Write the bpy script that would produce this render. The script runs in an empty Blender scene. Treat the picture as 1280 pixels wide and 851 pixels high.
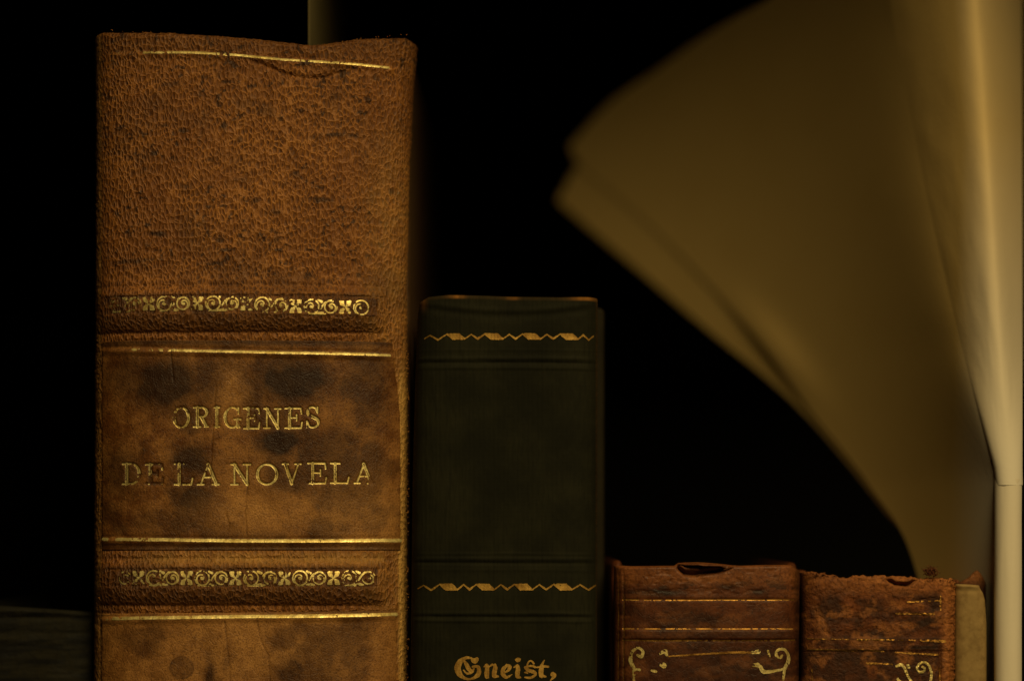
import bpy, bmesh, math
import numpy as np
from mathutils import Vector

# ------------------------------------------------------------------ camera, world, light
S = 0.2 / 1280.0            # metres per photograph pixel on the plane of the spines
D = 0.62                    # camera to spine plane
PYC, PYH = 425.5, 722.0     # picture centre row, eye-level row
ZCAM = (PYC - PYH) * S
ZSHELF = -0.19
scene = bpy.context.scene
col = scene.collection

cam = bpy.data.cameras.new('camera')
cam.sensor_width = 36.0
cam.lens = 36.0 * D / 0.2
cam.shift_y = (PYH - PYC) / 1280.0
cam.clip_start, cam.clip_end = 0.01, 20.0
cam.dof.use_dof = True
cam.dof.focus_distance = D + 0.001
cam.dof.aperture_fstop = 4.2
cam.dof.aperture_blades = 0
cam_ob = bpy.data.objects.new('camera', cam)
cam_ob.location = (0, -D, ZCAM)
cam_ob.rotation_euler = (math.radians(90), 0, 0)
col.objects.link(cam_ob)
scene.camera = cam_ob

w = bpy.data.worlds.new('World'); scene.world = w; w.use_nodes = True
w.node_tree.nodes['Background'].inputs[0].default_value = (1.0, 0.75, 0.42, 1)
w.node_tree.nodes['Background'].inputs[1].default_value = 0.0006

def area_lamp(name, loc, target, size, power, color):
    l = bpy.data.lights.new(name, 'AREA'); l.shape = 'DISK'; l.size = size
    l.energy = power; l.color = color
    o = bpy.data.objects.new(name, l); o.location = loc
    o.rotation_euler = (Vector(target) - Vector(loc)).to_track_quat('-Z', 'Y').to_euler()
    col.objects.link(o); return o
area_lamp('ceiling_lamp', (0.26, -0.72, 0.60), (0.0, 0.0, -0.03), 0.46, 7.1, (1.0, 0.75, 0.345))

scene.view_settings.view_transform = 'Standard'
scene.view_settings.look = 'None'
scene.view_settings.exposure = 0.0
scene.view_settings.gamma = 1.0
scene.view_settings.use_curve_mapping = False
scene.render.engine = 'CYCLES'
scene.cycles.use_denoising = True
scene.cycles.max_bounces = 6

# ------------------------------------------------------------------ numpy noise and shaping
def _hash(ix, iy, seed):
    n = (ix.astype(np.int64) * 374761393 + iy.astype(np.int64) * 668265263 + seed * 974634777) & 0xffffffff
    n = ((n ^ (n >> 13)) * 1274126177) & 0xffffffff
    return ((n ^ (n >> 16)) & 0xffff) / 65535.0
def vnoise(x, y, seed=0):
    x = np.asarray(x, float); y = np.asarray(y, float)
    ix = np.floor(x); iy = np.floor(y); fx = x - ix; fy = y - iy
    fx = fx*fx*(3-2*fx); fy = fy*fy*(3-2*fy)
    a = _hash(ix, iy, seed); b = _hash(ix+1, iy, seed); c = _hash(ix, iy+1, seed); d = _hash(ix+1, iy+1, seed)
    return (a*(1-fx)+b*fx)*(1-fy) + (c*(1-fx)+d*fx)*fy
def fbm(x, y, seed=0, oct=4):
    t = 0; a = 0.5; n = 0
    for k in range(oct):
        t = t + a*vnoise(x*2**k + 17.3*k, y*2**k - 9.1*k, seed+k); n += a; a *= 0.5
    return t/n
def sst(a, b, x):
    t = np.clip((x-a)/(b-a), 0, 1); return t*t*(3-2*t)
def gauss(x, y, cx, cy, rx, ry, ang=0):
    c, s = math.cos(ang), math.sin(ang)
    u = ((x-cx)*c + (y-cy)*s)/rx; v = (-(x-cx)*s + (y-cy)*c)/ry
    return np.exp(-(u*u+v*v))
def curve(pts):
    xs = [p[0] for p in pts]; ys = [p[1] for p in pts]
    def f(v): return np.interp(v, xs, ys)
    return f
def smoothpoly(pts, n=8):
    """Catmull-Rom through points of any dimension."""
    P = [np.array(p, float) for p in pts]
    P = [2*P[0]-P[1]] + P + [2*P[-1]-P[-2]]
    out = []
    for i in range(1, len(P)-2):
        for k in range(n):
            t = k/n
            out.append(0.5*((2*P[i]) + (-P[i-1]+P[i+1])*t + (2*P[i-1]-5*P[i]+4*P[i+1]-P[i+2])*t*t + (-P[i-1]+3*P[i]-3*P[i+1]+P[i+2])*t**3))
    out.append(P[-2])
    return np.array(out)
def stroke_sd(px, py, strokes):
    """strokes: list of arrays (n,3) x, y, half width.  >0 inside, in px."""
    best = np.full(np.shape(px), -1e3)
    for st in strokes:
        st = np.asarray(st, float)
        for k in range(len(st)-1):
            ax, ay, ra = st[k]; bx, by, rb = st[k+1]
            dx, dy = bx-ax, by-ay; L = dx*dx+dy*dy + 1e-9
            t = np.clip(((px-ax)*dx + (py-ay)*dy)/L, 0, 1)
            d = np.hypot(px-ax-t*dx, py-ay-t*dy)
            best = np.maximum(best, ra + (rb-ra)*t - d)
    return best
def stroke_box(strokes, pad=1.0):
    A = np.concatenate([np.asarray(s, float) for s in strokes])
    r = A[:, 2].max() + pad
    return A[:, 0].min()-r, A[:, 0].max()+r, A[:, 1].min()-r, A[:, 1].max()+r

# ------------------------------------------------------------------ mesh helpers
def X_of(px): return (px-640.0)*S
def Z_of(py): return (PYC-py)*S
def back(px, py, d):
    """a point seen at photograph pixel px,py that stands d metres behind the spine plane"""
    k = (D+d)/D
    return np.stack([(px-640.0)*S*k, d + 0*px, ZCAM + (PYH-py)*S*k], -1)

def link(name, me, mat, parent=None):
    o = bpy.data.objects.new(name, me); col.objects.link(o)
    if mat: me.materials.append(mat)
    if parent: o.parent = parent
    return o
def quads_mesh(name, V, Q, attrs=None, smooth=True):
    me = bpy.data.meshes.new(name)
    n, m = len(V), len(Q)
    me.vertices.add(n); me.vertices.foreach_set('co', np.asarray(V, np.float32).ravel())
    me.loops.add(m*4); me.loops.foreach_set('vertex_index', np.asarray(Q, np.int32).ravel())
    me.polygons.add(m); me.polygons.foreach_set('loop_start', np.arange(0, m*4, 4, dtype=np.int32))
    me.polygons.foreach_set('use_smooth', np.full(m, smooth))
    for k, v in (attrs or {}).items():
        a = me.attributes.new(k, 'FLOAT', 'POINT'); a.data.foreach_set('value', np.asarray(v, np.float32).ravel())
    me.update(calc_edges=True)
    return me
def grid_quads(nr, nc, flip=False):
    i = np.arange(nr*nc).reshape(nr, nc)
    q = np.stack([i[:-1, :-1], i[:-1, 1:], i[1:, 1:], i[1:, :-1]], -1).reshape(-1, 4)
    return q[:, ::-1] if flip else q
def root_of(name, label, cat, loc, group=None):
    e = bpy.data.objects.new(name, None); e.empty_display_size = 0.02
    e.location = loc; col.objects.link(e); e['label'] = label; e['category'] = cat
    if group: e['group'] = group
    return e
def loc_of(e):
    return np.array(e.location)
def box_part(name, lo, hi, mat, parent, bevel=0.0008, seg=3, origin=None, warp=None):
    bm = bmesh.new(); bmesh.ops.create_cube(bm, size=1)
    lo = np.array(lo); hi = np.array(hi); org = origin if origin is not None else (loc_of(parent) if parent else np.zeros(3))
    for v in bm.verts:
        v.co = Vector(lo + (np.array(v.co)+0.5)*(hi-lo))
    if bevel:
        bmesh.ops.bevel(bm, geom=bm.edges[:], offset=bevel, segments=seg, affect='EDGES', profile=0.5)
    if warp:
        for v in bm.verts: v.co = warp(v.co)
    for v in bm.verts: v.co -= Vector(org)
    me = bpy.data.meshes.new(name); bm.to_mesh(me); bm.free()
    for p in me.polygons: p.use_smooth = True
    return link(name, me, mat, parent)

# ------------------------------------------------------------------ materials
class NT:
    def __init__(self, name):
        self.m = bpy.data.materials.new(name); self.m.use_nodes = True
        self.t = self.m.node_tree; self.n = self.t.nodes
        self.b = self.n['Principled BSDF']; self.out = self.n['Material Output']
    def new(self, typ, **kw):
        x = self.n.new(typ)
        for k, v in kw.items(): setattr(x, k, v)
        return x
    def L(self, a, b): self.t.links.new(a, b)
    def val(self, sock, v):
        if hasattr(v, 'is_linked') or isinstance(v, bpy.types.NodeSocket): self.L(v, sock)
        else: sock.default_value = v
    def coord(self, scale=(1, 1, 1), rot=(0, 0, 0)):
        tc = self.new('ShaderNodeTexCoord'); mp = self.new('ShaderNodeMapping')
        mp.inputs['Scale'].default_value = scale; mp.inputs['Rotation'].default_value = rot
        self.L(tc.outputs['Object'], mp.inputs['Vector']); return mp.outputs[0]
    def noise(self, vec, scale, detail=3, rough=0.55, dist=0.0):
        x = self.new('ShaderNodeTexNoise'); self.L(vec, x.inputs['Vector'])
        x.inputs['Scale'].default_value = scale; x.inputs['Detail'].default_value = detail
        x.inputs['Roughness'].default_value = rough; x.inputs['Distortion'].default_value = dist
        return x.outputs['Fac']
    def vor(self, vec, scale, feature='F1', rnd=1.0):
        x = self.new('ShaderNodeTexVoronoi', feature=feature); self.L(vec, x.inputs['Vector'])
        x.inputs['Scale'].default_value = scale; x.inputs['Randomness'].default_value = rnd
        return x.outputs['Distance']
    def ramp(self, f, a, b, lo=0.0, hi=1.0):
        x = self.new('ShaderNodeMapRange', interpolation_type='SMOOTHSTEP'); self.L(f, x.inputs['Value'])
        x.inputs['From Min'].default_value = a; x.inputs['From Max'].default_value = b
        x.inputs['To Min'].default_value = lo; x.inputs['To Max'].default_value = hi
        return x.outputs['Result']
    def math(self, op, a, b=0.0):
        x = self.new('ShaderNodeMath', operation=op); self.val(x.inputs[0], a); self.val(x.inputs[1], b)
        return x.outputs[0]
    def mix(self, f, a, b):
        x = self.new('ShaderNodeMix', data_type='RGBA'); self.val(x.inputs['Factor'], f)
        for s, v in ((x.inputs['A'], a), (x.inputs['B'], b)):
            if isinstance(v, tuple): s.default_value = (*v, 1)
            else: self.L(v, s)
        return x.outputs['Result']
    def attr(self, name):
        x = self.new('ShaderNodeAttribute', attribute_name=name); return x.outputs['Fac']
    def bump(self, h, strength, dist, normal=None):
        x = self.new('ShaderNodeBump'); self.L(h, x.inputs['Height'])
        x.inputs['Strength'].default_value = strength; x.inputs['Distance'].default_value = dist
        if normal is not None: self.L(normal, x.inputs['Normal'])
        return x.outputs[0]
    def finish(self, color, rough, normal=None, metallic=0.0, spec=0.35):
        self.val(self.b.inputs['Base Color'], color if not isinstance(color, tuple) else (*color, 1))
        self.val(self.b.inputs['Roughness'], rough); self.val(self.b.inputs['Metallic'], metallic)
        self.b.inputs['Specular IOR Level'].default_value = spec
        if normal is not None: self.L(normal, self.b.inputs['Normal'])
        return self.m

def grained_leather(name, light, mid, dark, bare):
    """pebbled hide with the grain running down the spine; 'stain' darkens, 'wear' lightens"""
    t = NT(name)
    base = t.coord((1, 1, 0.55))
    warp = t.new('ShaderNodeTexNoise'); t.L(base, warp.inputs['Vector']); warp.inputs['Scale'].default_value = 330; warp.inputs['Detail'].default_value = 2
    vm = t.new('ShaderNodeVectorMath', operation='SCALE'); t.L(warp.outputs['Color'], vm.inputs[0]); vm.inputs['Scale'].default_value = 0.0014
    va = t.new('ShaderNodeVectorMath', operation='ADD'); t.L(base, va.inputs[0]); t.L(vm.outputs[0], va.inputs[1])
    g = t.vor(va.outputs[0], 1350, 'F1', 0.8)
    ed = t.vor(va.outputs[0], 1350, 'DISTANCE_TO_EDGE', 0.8)
    g2 = t.noise(va.outputs[0], 2600, 3, 0.6)
    net = t.ramp(ed, 0.01, 0.20, 1.0, 0.0)
    pit = t.ramp(g, 0.10, 0.42, 1.0, 0.0)
    patch = t.ramp(t.noise(t.coord(), 300, 3, 0.6), 0.35, 0.65)
    ridge = t.math('ADD', t.math('MULTIPLY', g, 0.55), t.math('ADD', t.math('MULTIPLY', g2, 0.40), t.math('MULTIPLY', net, 0.16)))
    fine = t.noise(t.coord(), 5200, 2, 0.6)
    c = t.mix(t.ramp(g2, 0.30, 0.70, 0.0, 0.7), dark_mix(mid, dark, 0.15), dark_mix(mid, light, 0.55))
    c = t.mix(t.math('MULTIPLY', net, t.math('ADD', t.math('MULTIPLY', patch, 0.5), 0.32)), c, light)
    c = t.mix(t.math('MULTIPLY', pit, t.math('ADD', t.math('MULTIPLY', patch, 0.25), 0.35)), c, dark)
    big = t.noise(t.coord((1, 1, 0.8)), 70, 4, 0.62)
    c = t.mix(t.ramp(big, 0.38, 0.72, 0.0, 0.55), c, mid)
    c = t.mix(t.math('MULTIPLY', t.attr('stain_shade'), 0.9), c, dark)
    c = t.mix(t.math('MULTIPLY', t.attr('wear'), 0.8), c, bare)
    h = t.math('ADD', ridge, t.math('MULTIPLY', fine, 0.25))
    n = t.bump(h, 1.0, 0.0005)
    return t.finish(c, t.ramp(ridge, 0.3, 0.9, 0.60, 0.42), n, spec=0.42)
def dark_mix(a, b, f): return tuple(x*(1-f)+y*f for x, y in zip(a, b))

def smooth_leather(name, light, mid, dark, fine_scale=2400, bumpd=0.00012, rough=0.5, bare=None, fleck=0.5, mott=(0.26, 0.78)):
    t = NT(name)
    f = t.noise(t.coord((1, 1, 0.8)), fine_scale, 3, 0.65)
    m = t.noise(t.coord(), 230, 5, 0.68)
    cr = t.vor(t.coord(), 520, 'DISTANCE_TO_EDGE')
    c = t.mix(t.ramp(m, *mott), mid, light)
    c = t.mix(t.ramp(f, 0.46, 0.72, 0.0, fleck), c, dark)
    c = t.mix(t.math('MULTIPLY', t.attr('stain_shade'), 0.92), c, dark)
    c = t.mix(t.math('MULTIPLY', t.attr('wear'), 0.85), c, t.mix(t.ramp(f, 0.40, 0.70, 0.0, 0.6), bare or light, mid))
    h = t.math('ADD', t.math('MULTIPLY', f, 0.8), t.math('MULTIPLY', t.ramp(cr, 0.0, 0.06), 0.15))
    h = t.math('ADD', h, t.math('MULTIPLY', m, 0.6))
    n = t.bump(h, 0.6, bumpd)
    return t.finish(c, t.ramp(m, 0.3, 0.7, rough-0.06, rough+0.14), n, spec=0.3)

def ribbed_cloth(name, light, dark, worn):
    t = NT(name)
    v = t.coord()
    wv = t.new('ShaderNodeTexWave', wave_type='BANDS', bands_direction='X'); t.L(v, wv.inputs['Vector'])
    wv.inputs['Scale'].default_value = 330; wv.inputs['Distortion'].default_value = 2.5; wv.inputs['Detail'].default_value = 2
    wh = t.new('ShaderNodeTexWave', wave_type='BANDS', bands_direction='Z'); t.L(v, wh.inputs['Vector'])
    wh.inputs['Scale'].default_value = 420; wh.inputs['Distortion'].default_value = 1.2; wh.inputs['Detail'].default_value = 2
    big = t.noise(v, 90, 4, 0.6)
    fib = t.noise(t.coord((1, 1, 0.15)), 1800, 2, 0.6)
    c = t.mix(t.ramp(big, 0.3, 0.7), dark, light)
    c = t.mix(t.ramp(fib, 0.45, 0.7, 0, 0.5), c, dark)
    c = t.mix(t.attr('wear'), c, worn)
    h = t.math('ADD', t.math('MULTIPLY', wv.outputs['Fac'], 0.35), t.math('ADD', t.math('MULTIPLY', wh.outputs['Fac'], 0.06), t.math('MULTIPLY', fib, 0.5)))
    n = t.bump(h, 0.4, 0.00014)
    return t.finish(c, 0.8, n, spec=0.12)

def gilt(name, bright, dull, rough=0.42, metal=0.85):
    t = NT(name)
    f = t.noise(t.coord(), 2600, 3, 0.65)
    m = t.noise(t.coord(), 420, 3, 0.6)
    c = t.mix(t.ramp(m, 0.35, 0.68), bright, dull)
    n = t.bump(f, 0.5, 0.0001)
    return t.finish(c, t.ramp(f, 0.3, 0.7, rough-0.08, rough+0.15), n, metallic=metal, spec=0.5)

def paper(name, color, dirt, trans=0.12, fine=900, grub=60, pale=None):
    t = NT(name)
    f = t.noise(t.coord(), fine, 4, 0.65)
    m = t.noise(t.coord(), grub, 4, 0.6)
    c = t.mix(t.ramp(m, 0.4, 0.8, 0, 0.5), color, dirt)
    c = t.mix(t.ramp(f, 0.55, 0.8, 0, 0.25), c, dirt)
    if pale: c = t.mix(t.attr('light_tone'), pale, c)
    n = t.bump(f, 0.25, 0.0001)
    t.finish(c, 0.8, n, spec=0.15)
    if trans:
        tr = t.new('ShaderNodeBsdfTranslucent'); t.L(c, tr.inputs['Color']); t.L(n, tr.inputs['Normal'])
        mx = t.new('ShaderNodeMixShader'); mx.inputs[0].default_value = trans
        t.L(t.b.outputs[0], mx.inputs[1]); t.L(tr.outputs[0], mx.inputs[2]); t.L(mx.outputs[0], t.out.inputs['Surface'])
    return t.m
def page_edges(name, color, dirt, axis='X'):
    t = NT(name)
    wv = t.new('ShaderNodeTexWave', wave_type='BANDS', bands_direction=axis); t.L(t.coord(), wv.inputs['Vector'])
    wv.inputs['Scale'].default_value = 1300; wv.inputs['Distortion'].default_value = 1.5; wv.inputs['Detail'].default_value = 2
    m = t.noise(t.coord(), 120, 4, 0.6)
    c = t.mix(t.ramp(m, 0.3, 0.75), color, dirt)
    c = t.mix(t.math('MULTIPLY', wv.outputs['Fac'], 0.4), c, dirt)
    return t.finish(c, 0.85, t.bump(wv.outputs['Fac'], 0.4, 0.0002), spec=0.1)
def dark_wood(name, a, b):
    t = NT(name)
    g = t.noise(t.coord((1, 12, 12)), 14, 5, 0.65, 0.6)
    c = t.mix(t.ramp(g, 0.3, 0.7), a, b)
    return t.finish(c, 0.6, t.bump(g, 0.3, 0.0006), spec=0.2)

M = {}
M['tan'] = grained_leather('tan_grained_leather', (0.46, 0.188, 0.038), (0.155, 0.050, 0.009), (0.018, 0.007, 0.003), (0.72, 0.42, 0.11))
M['label'] = smooth_leather('tan_label_leather', (0.34, 0.150, 0.036), (0.140, 0.050, 0.011), (0.018, 0.007, 0.003), 3300, 0.00034, 0.46, (0.54, 0.27, 0.075), 0.7, (0.34, 0.68))
M['tan_board'] = smooth_leather('shade_dark_board_leather', (0.060, 0.030, 0.010), (0.040, 0.019, 0.007), (0.015, 0.008, 0.004))  # darker than the spine: shade on the board sides put into the colour
M['suede'] = smooth_leather('worn_joint_leather', (0.50, 0.22, 0.045), (0.33, 0.13, 0.025), (0.10, 0.04, 0.01), 3000, 0.0003, 0.75)
M['green'] = ribbed_cloth('dark_green_cloth', (0.0185, 0.0182, 0.0086), (0.0090, 0.0092, 0.0047), (0.26, 0.11, 0.02))
M['green_board'] = ribbed_cloth('brown_black_cloth', (0.019, 0.015, 0.0065), (0.011, 0.009, 0.0045), (0.12, 0.05, 0.02))
M['mahogany'] = smooth_leather('mahogany_calf', (0.145, 0.040, 0.009), (0.055, 0.014, 0.004), (0.009, 0.004, 0.0025), 1900, 0.0002, 0.5, (0.32, 0.115, 0.032))
M['red_suede'] = smooth_leather('flaking_red_leather', (0.195, 0.056, 0.012), (0.070, 0.018, 0.005), (0.010, 0.005, 0.003), 1700, 0.0005, 0.68, (0.46, 0.17, 0.042))
M['old_green'] = smooth_leather('mouldy_green_black_cloth', (0.015, 0.0125, 0.005), (0.0062, 0.0058, 0.0028), (0.002, 0.002, 0.0015), 900, 0.0003, 0.85)
M['gold'] = gilt('gold_leaf', (0.92, 0.77, 0.32), (0.60, 0.45, 0.14), 0.46, 0.7)
M['gold_old'] = gilt('tarnished_gold_leaf', (0.56, 0.30, 0.065), (0.26, 0.12, 0.025), 0.5)
M['gold_flat'] = gilt('flat_gold_print', (0.56, 0.34, 0.075), (0.32, 0.17, 0.03), 0.55, 0.55)
M['paper'] = paper('aged_paper', (0.60, 0.425, 0.15), (0.55, 0.38, 0.125), 0.06, pale=(0.88, 0.81, 0.66))  # the blend from pale to tan paints the light's changing colour
M['vellum'] = paper('grubby_vellum', (0.32, 0.215, 0.082), (0.12, 0.066, 0.020), 0.0, 1300, 600)
M['slip'] = paper('card_slip', (0.14, 0.115, 0.05), (0.09, 0.07, 0.03), 0.0)
M['pages'] = page_edges('dusty_page_edges', (0.11, 0.085, 0.05), (0.03, 0.023, 0.015))
M['wood'] = dark_wood('dark_shelf_wood', (0.010, 0.006, 0.003), (0.018, 0.010, 0.005))
M['back'] = dark_wood('black_stained_back', (0.0030, 0.0022, 0.0016), (0.0045, 0.0032, 0.0022))

# ------------------------------------------------------------------ the setting
def setting(name, lo, hi, mat):
    o = box_part(name, lo, hi, mat, None, 0.002, 2); o['kind'] = 'structure'; return o
setting('shelf_board', (-0.45, -0.13, ZSHELF-0.022), (0.45, 0.33, ZSHELF), M['wood'])
setting('upper_shelf_board', (-0.45, -0.105, 0.163), (0.45, 0.33, 0.185), M['wood'])
setting('shelf_back', (-0.45, 0.333, ZSHELF-0.022), (0.45, 0.345, 0.185), M['back'])

# ------------------------------------------------------------------ spines
class Spine:
    """a book spine as a curved sheet: xl, xr (px of the edges for a row), B how far it wraps back (mm),
    p squareness, relief(px,py) in mm outward, top(px) the head's outline row"""
    def __init__(s, xl, xr, top, B, p, y0=0.0, relief=None, cap=12.0, blend=60.0):
        s.xl, s.xr, s.top, s.B, s.p, s.y0, s.rel, s.cap, s.blend = xl, xr, top, B, p, y0, relief, cap, blend
        s.topnom = None
    def depth(s, px, py):
        l, r = s.xl(py), s.xr(py)
        xi = np.clip((px-(l+r)/2)/((r-l)/2), -1, 1)
        a = np.abs(xi)
        y = s.B*(1-np.maximum(1-a**s.p, 0)**(1/s.p))
        rel = s.rel(px, py) if s.rel else 0
        return s.y0 + (y - rel*(1-a**14))/1000.0
    def pos(s, px, py, lift=0.0):
        return np.stack([X_of(px), s.depth(px, py)-lift/1000.0, Z_of(py)], -1)
    def build(s, name, mat, parent, nc, rows, attrs=None, edge=None):
        """rows: list of px rows from bottom to the nominal head row (last)"""
        rows = np.asarray(rows, float); nom = rows[-1]
        q = np.linspace(-1, 1, nc)
        xi = 0.55*q + 0.45*np.sin(q*math.pi/2)
        R, XI = np.meshgrid(rows, xi, indexing='ij')
        l, r = s.xl(R), s.xr(R)
        PX = (l+r)/2 + XI*(r-l)/2
        tp = s.top(PX) + s.cap*0.45
        f = np.clip((nom + s.blend - R)/s.blend, 0, 1); f = f*f*(3-2*f)
        PY = R + f*(tp-nom)
        P = s.pos(PX, PY)
        a = {k: fn(PX, PY) for k, fn in (attrs or {}).items()}
        # the head turned in over the cap
        capr = s.cap*S; extra = []
        for ph in np.linspace(0, 1, 8)[1:]:
            ang = ph*math.radians(150)
            e = P[-1].copy()
            e[:, 1] += capr*(1-math.cos(ang))*0.9
            e[:, 2] += capr*0.45*math.sin(ang)
            extra.append(e)
        P = np.concatenate([P, np.array(extra)], 0)
        for k in a: a[k] = np.concatenate([a[k], np.repeat(a[k][-1:], len(extra), 0)], 0)
        if edge is not None: P[..., 0] += edge(P, np.concatenate([XI, np.repeat(XI[-1:], len(extra), 0)], 0))
        V = P.reshape(-1, 3) - loc_of(parent)
        return link(name, quads_mesh(name, V, grid_quads(*P.shape[:2]), a), mat, parent)

def foil(name, sp, strokes, mat, parent, wear=0.35, wfun=None, lift=0.05, cell=0.28, hollow=0.0, seed=1, base=None, rot=0):
    """gold leaf laid on a spine: cells of the strokes' outline, flaked away by wear"""
    x0, x1, y0, y1 = stroke_box(strokes)
    gx = np.arange(x0, x1, cell); gy = np.arange(y0, y1, cell)
    PX, PY = np.meshgrid(gx, gy)
    sd = stroke_sd(PX, PY, strokes)
    n1 = fbm(PX/3.1, PY/3.1, seed, 3); n2 = fbm(PX/14, PY/14, seed+31, 3)
    sd = sd + (n1-0.5)*0.9
    wv = wear if wfun is None else wear + wfun(PX, PY)
    keep = (sd > 0) & ((0.55*n1+0.45*n2) > wv*0.62)
    if hollow: keep &= (sd < hollow) | (n1 > 0.60)
    if keep.sum() < 4: return None
    c = keep[:-1, :-1]
    nr, nc = PX.shape
    Q = grid_quads(nr, nc, flip=True)[c.ravel()]
    if len(Q) == 0: return None
    used, inv = np.unique(Q, return_inverse=True)
    px, py = PX.ravel()[used], PY.ravel()[used]
    P = sp.pos(px, py, lift)
    V = P - loc_of(parent.parent if (parent.parent is not None) else parent)
    return link(name, quads_mesh(name, V, inv.reshape(-1, 4)), mat, parent)

def line(pts, r, n=1):
    return [np.array([(x, y, r if len(p) == 0 else p[0]) for x, y, *p in pts], float)]
def curved(pts, n=6):
    return smoothpoly(pts, n)

def rows_for(bottom_py, vis_from, top, step):
    low = np.linspace(bottom_py, vis_from, 14)[:-1]
    return np.concatenate([low, np.arange(vis_from, top, -step), [top]])
BOTTOM = PYC - (ZSHELF+0.0005)/S

# ------------------------------------------------------------------ glyphs (unit box, x right, y up)
def arcp(cx, cy, rx, ry, a0, a1, rT, rt, n=22):
    A = np.radians(np.linspace(a0, a1, n))
    return np.stack([cx+rx*np.cos(A), cy+ry*np.sin(A), rt + (rT-rt)*np.cos(A)**2], -1)
T_, t_, s_ = 1.95, 1.05, 0.95
def G_(ch):
    g = []
    def st(*pts, r=T_): g.append(np.array([(x, y, r) for x, y in pts], float))
    if ch == 'I': st((.5, 0), (.5, 1)); st((0, 0), (1, 0), r=s_); st((0, 1), (1, 1), r=s_)
    elif ch == 'E':
        st((.25, 0), (.25, 1)); st((0, 1), (.92, 1), (.97, .74), r=t_); st((0, 0), (.95, 0), (1, .28), r=t_)
        st((.25, .52), (.68, .52), r=t_); st((.68, .38), (.68, .67), r=s_)
    elif ch == 'N':
        st((.17, 0), (.17, 1), r=t_); st((.15, 1), (.83, 0)); st((.83, 0), (.83, 1), r=t_)
        st((0, 0), (.36, 0), r=s_); st((0, 1), (.25, 1), r=s_); st((.64, 1), (1, 1), r=s_)
    elif ch == 'R':
        st((.25, 0), (.25, 1)); st((0, 0), (.48, 0), r=s_); st((0, 1), (.55, 1), r=t_)
        g.append(arcp(.55, .755, .33, .245, 90, -90, T_*.95, t_)); st((.25, .51), (.55, .51), r=t_)
        st((.52, .5), (.82, .06)); st((.74, 0), (1, 0), r=s_)
    elif ch == 'G':
        g.append(arcp(.5, .5, .45, .5, 52, 308, T_, t_, 30)); st((.86, 1.0), (.86, .70), r=s_)
        st((.82, .04), (.82, .40)); st((.58, .41), (1, .41), r=s_); st((.82, .10), (.95, .02), r=s_)
    elif ch == 'S':
        c = smoothpoly([(.80, .76, t_), (.68, .95, t_), (.42, 1.0, t_*1.1), (.16, .86, T_*.85), (.20, .64, T_), (.52, .50, T_), (.84, .36, T_), (.88, .14, T_*.8), (.60, 0, t_), (.28, .03, t_), (.12, .26, t_)], 5)
        g.append(c); st((.84, 1.0), (.84, .70), r=s_); st((.08, 0), (.08, .30), r=s_)
    elif ch == 'O': g.append(arcp(.5, .5, .44, .5, 0, 360, T_, t_, 40))
    elif ch == 'D':
        st((.22, 0), (.22, 1)); st((0, 1), (.5, 1), r=t_); st((0, 0), (.5, 0), r=t_); g.append(arcp(.48, .5, .46, .5, 90, -90, T_, t_))
    elif ch == 'L':
        st((.25, 0), (.25, 1)); st((0, 1), (.5, 1), r=s_); st((0, 0), (.93, 0), (1, .3), r=t_)
    elif ch == 'A':
        st((.14, 0), (.5, 1), r=t_); st((.48, 1), (.86, 0)); st((.26, .36), (.74, .36), r=s_); st((0, 0), (.3, 0), r=s_); st((.68, 0), (1, 0), r=s_)
    elif ch == 'V':
        st((.14, 1), (.5, 0)); st((.5, 0), (.86, 1), r=t_); st((0, 1), (.32, 1), r=s_); st((.68, 1), (1, 1), r=s_)
    return g
def place(ch, x0, x1, yb, h):
    out = []
    for a in G_(ch):
        b = a.copy(); b[:, 0] = x0+1 + a[:, 0]*(x1-x0-2); b[:, 1] = yb-1 - a[:, 1]*(h-2); out.append(b)
    return out
TITLE = [('O', 215, 237.5, 535, 27), ('R', 241, 261.5, 534, 26), ('I', 266.5, 275.5, 534, 26), ('G', 279, 302, 535, 27), ('E', 304, 325.5, 536, 27),
         ('N', 329, 352, 535.5, 26), ('E', 355.5, 378.5, 535.5, 26.5), ('S', 381, 400.5, 534.5, 27),
         ('D', 150.5, 175, 605, 27), ('E', 180.5, 204, 605, 26), ('L', 217, 241.5, 606, 27.5), ('A', 246, 275, 606, 27), ('N', 288, 314, 606, 27),
         ('O', 319, 348.5, 606, 27), ('V', 352, 377, 605, 26.5), ('E', 384, 408.5, 604.5, 27), ('L', 412, 436.5, 604, 26.5), ('A', 441, 467.5, 604, 26)]
TITLE_ST = [place(*t) for t in TITLE]

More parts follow.
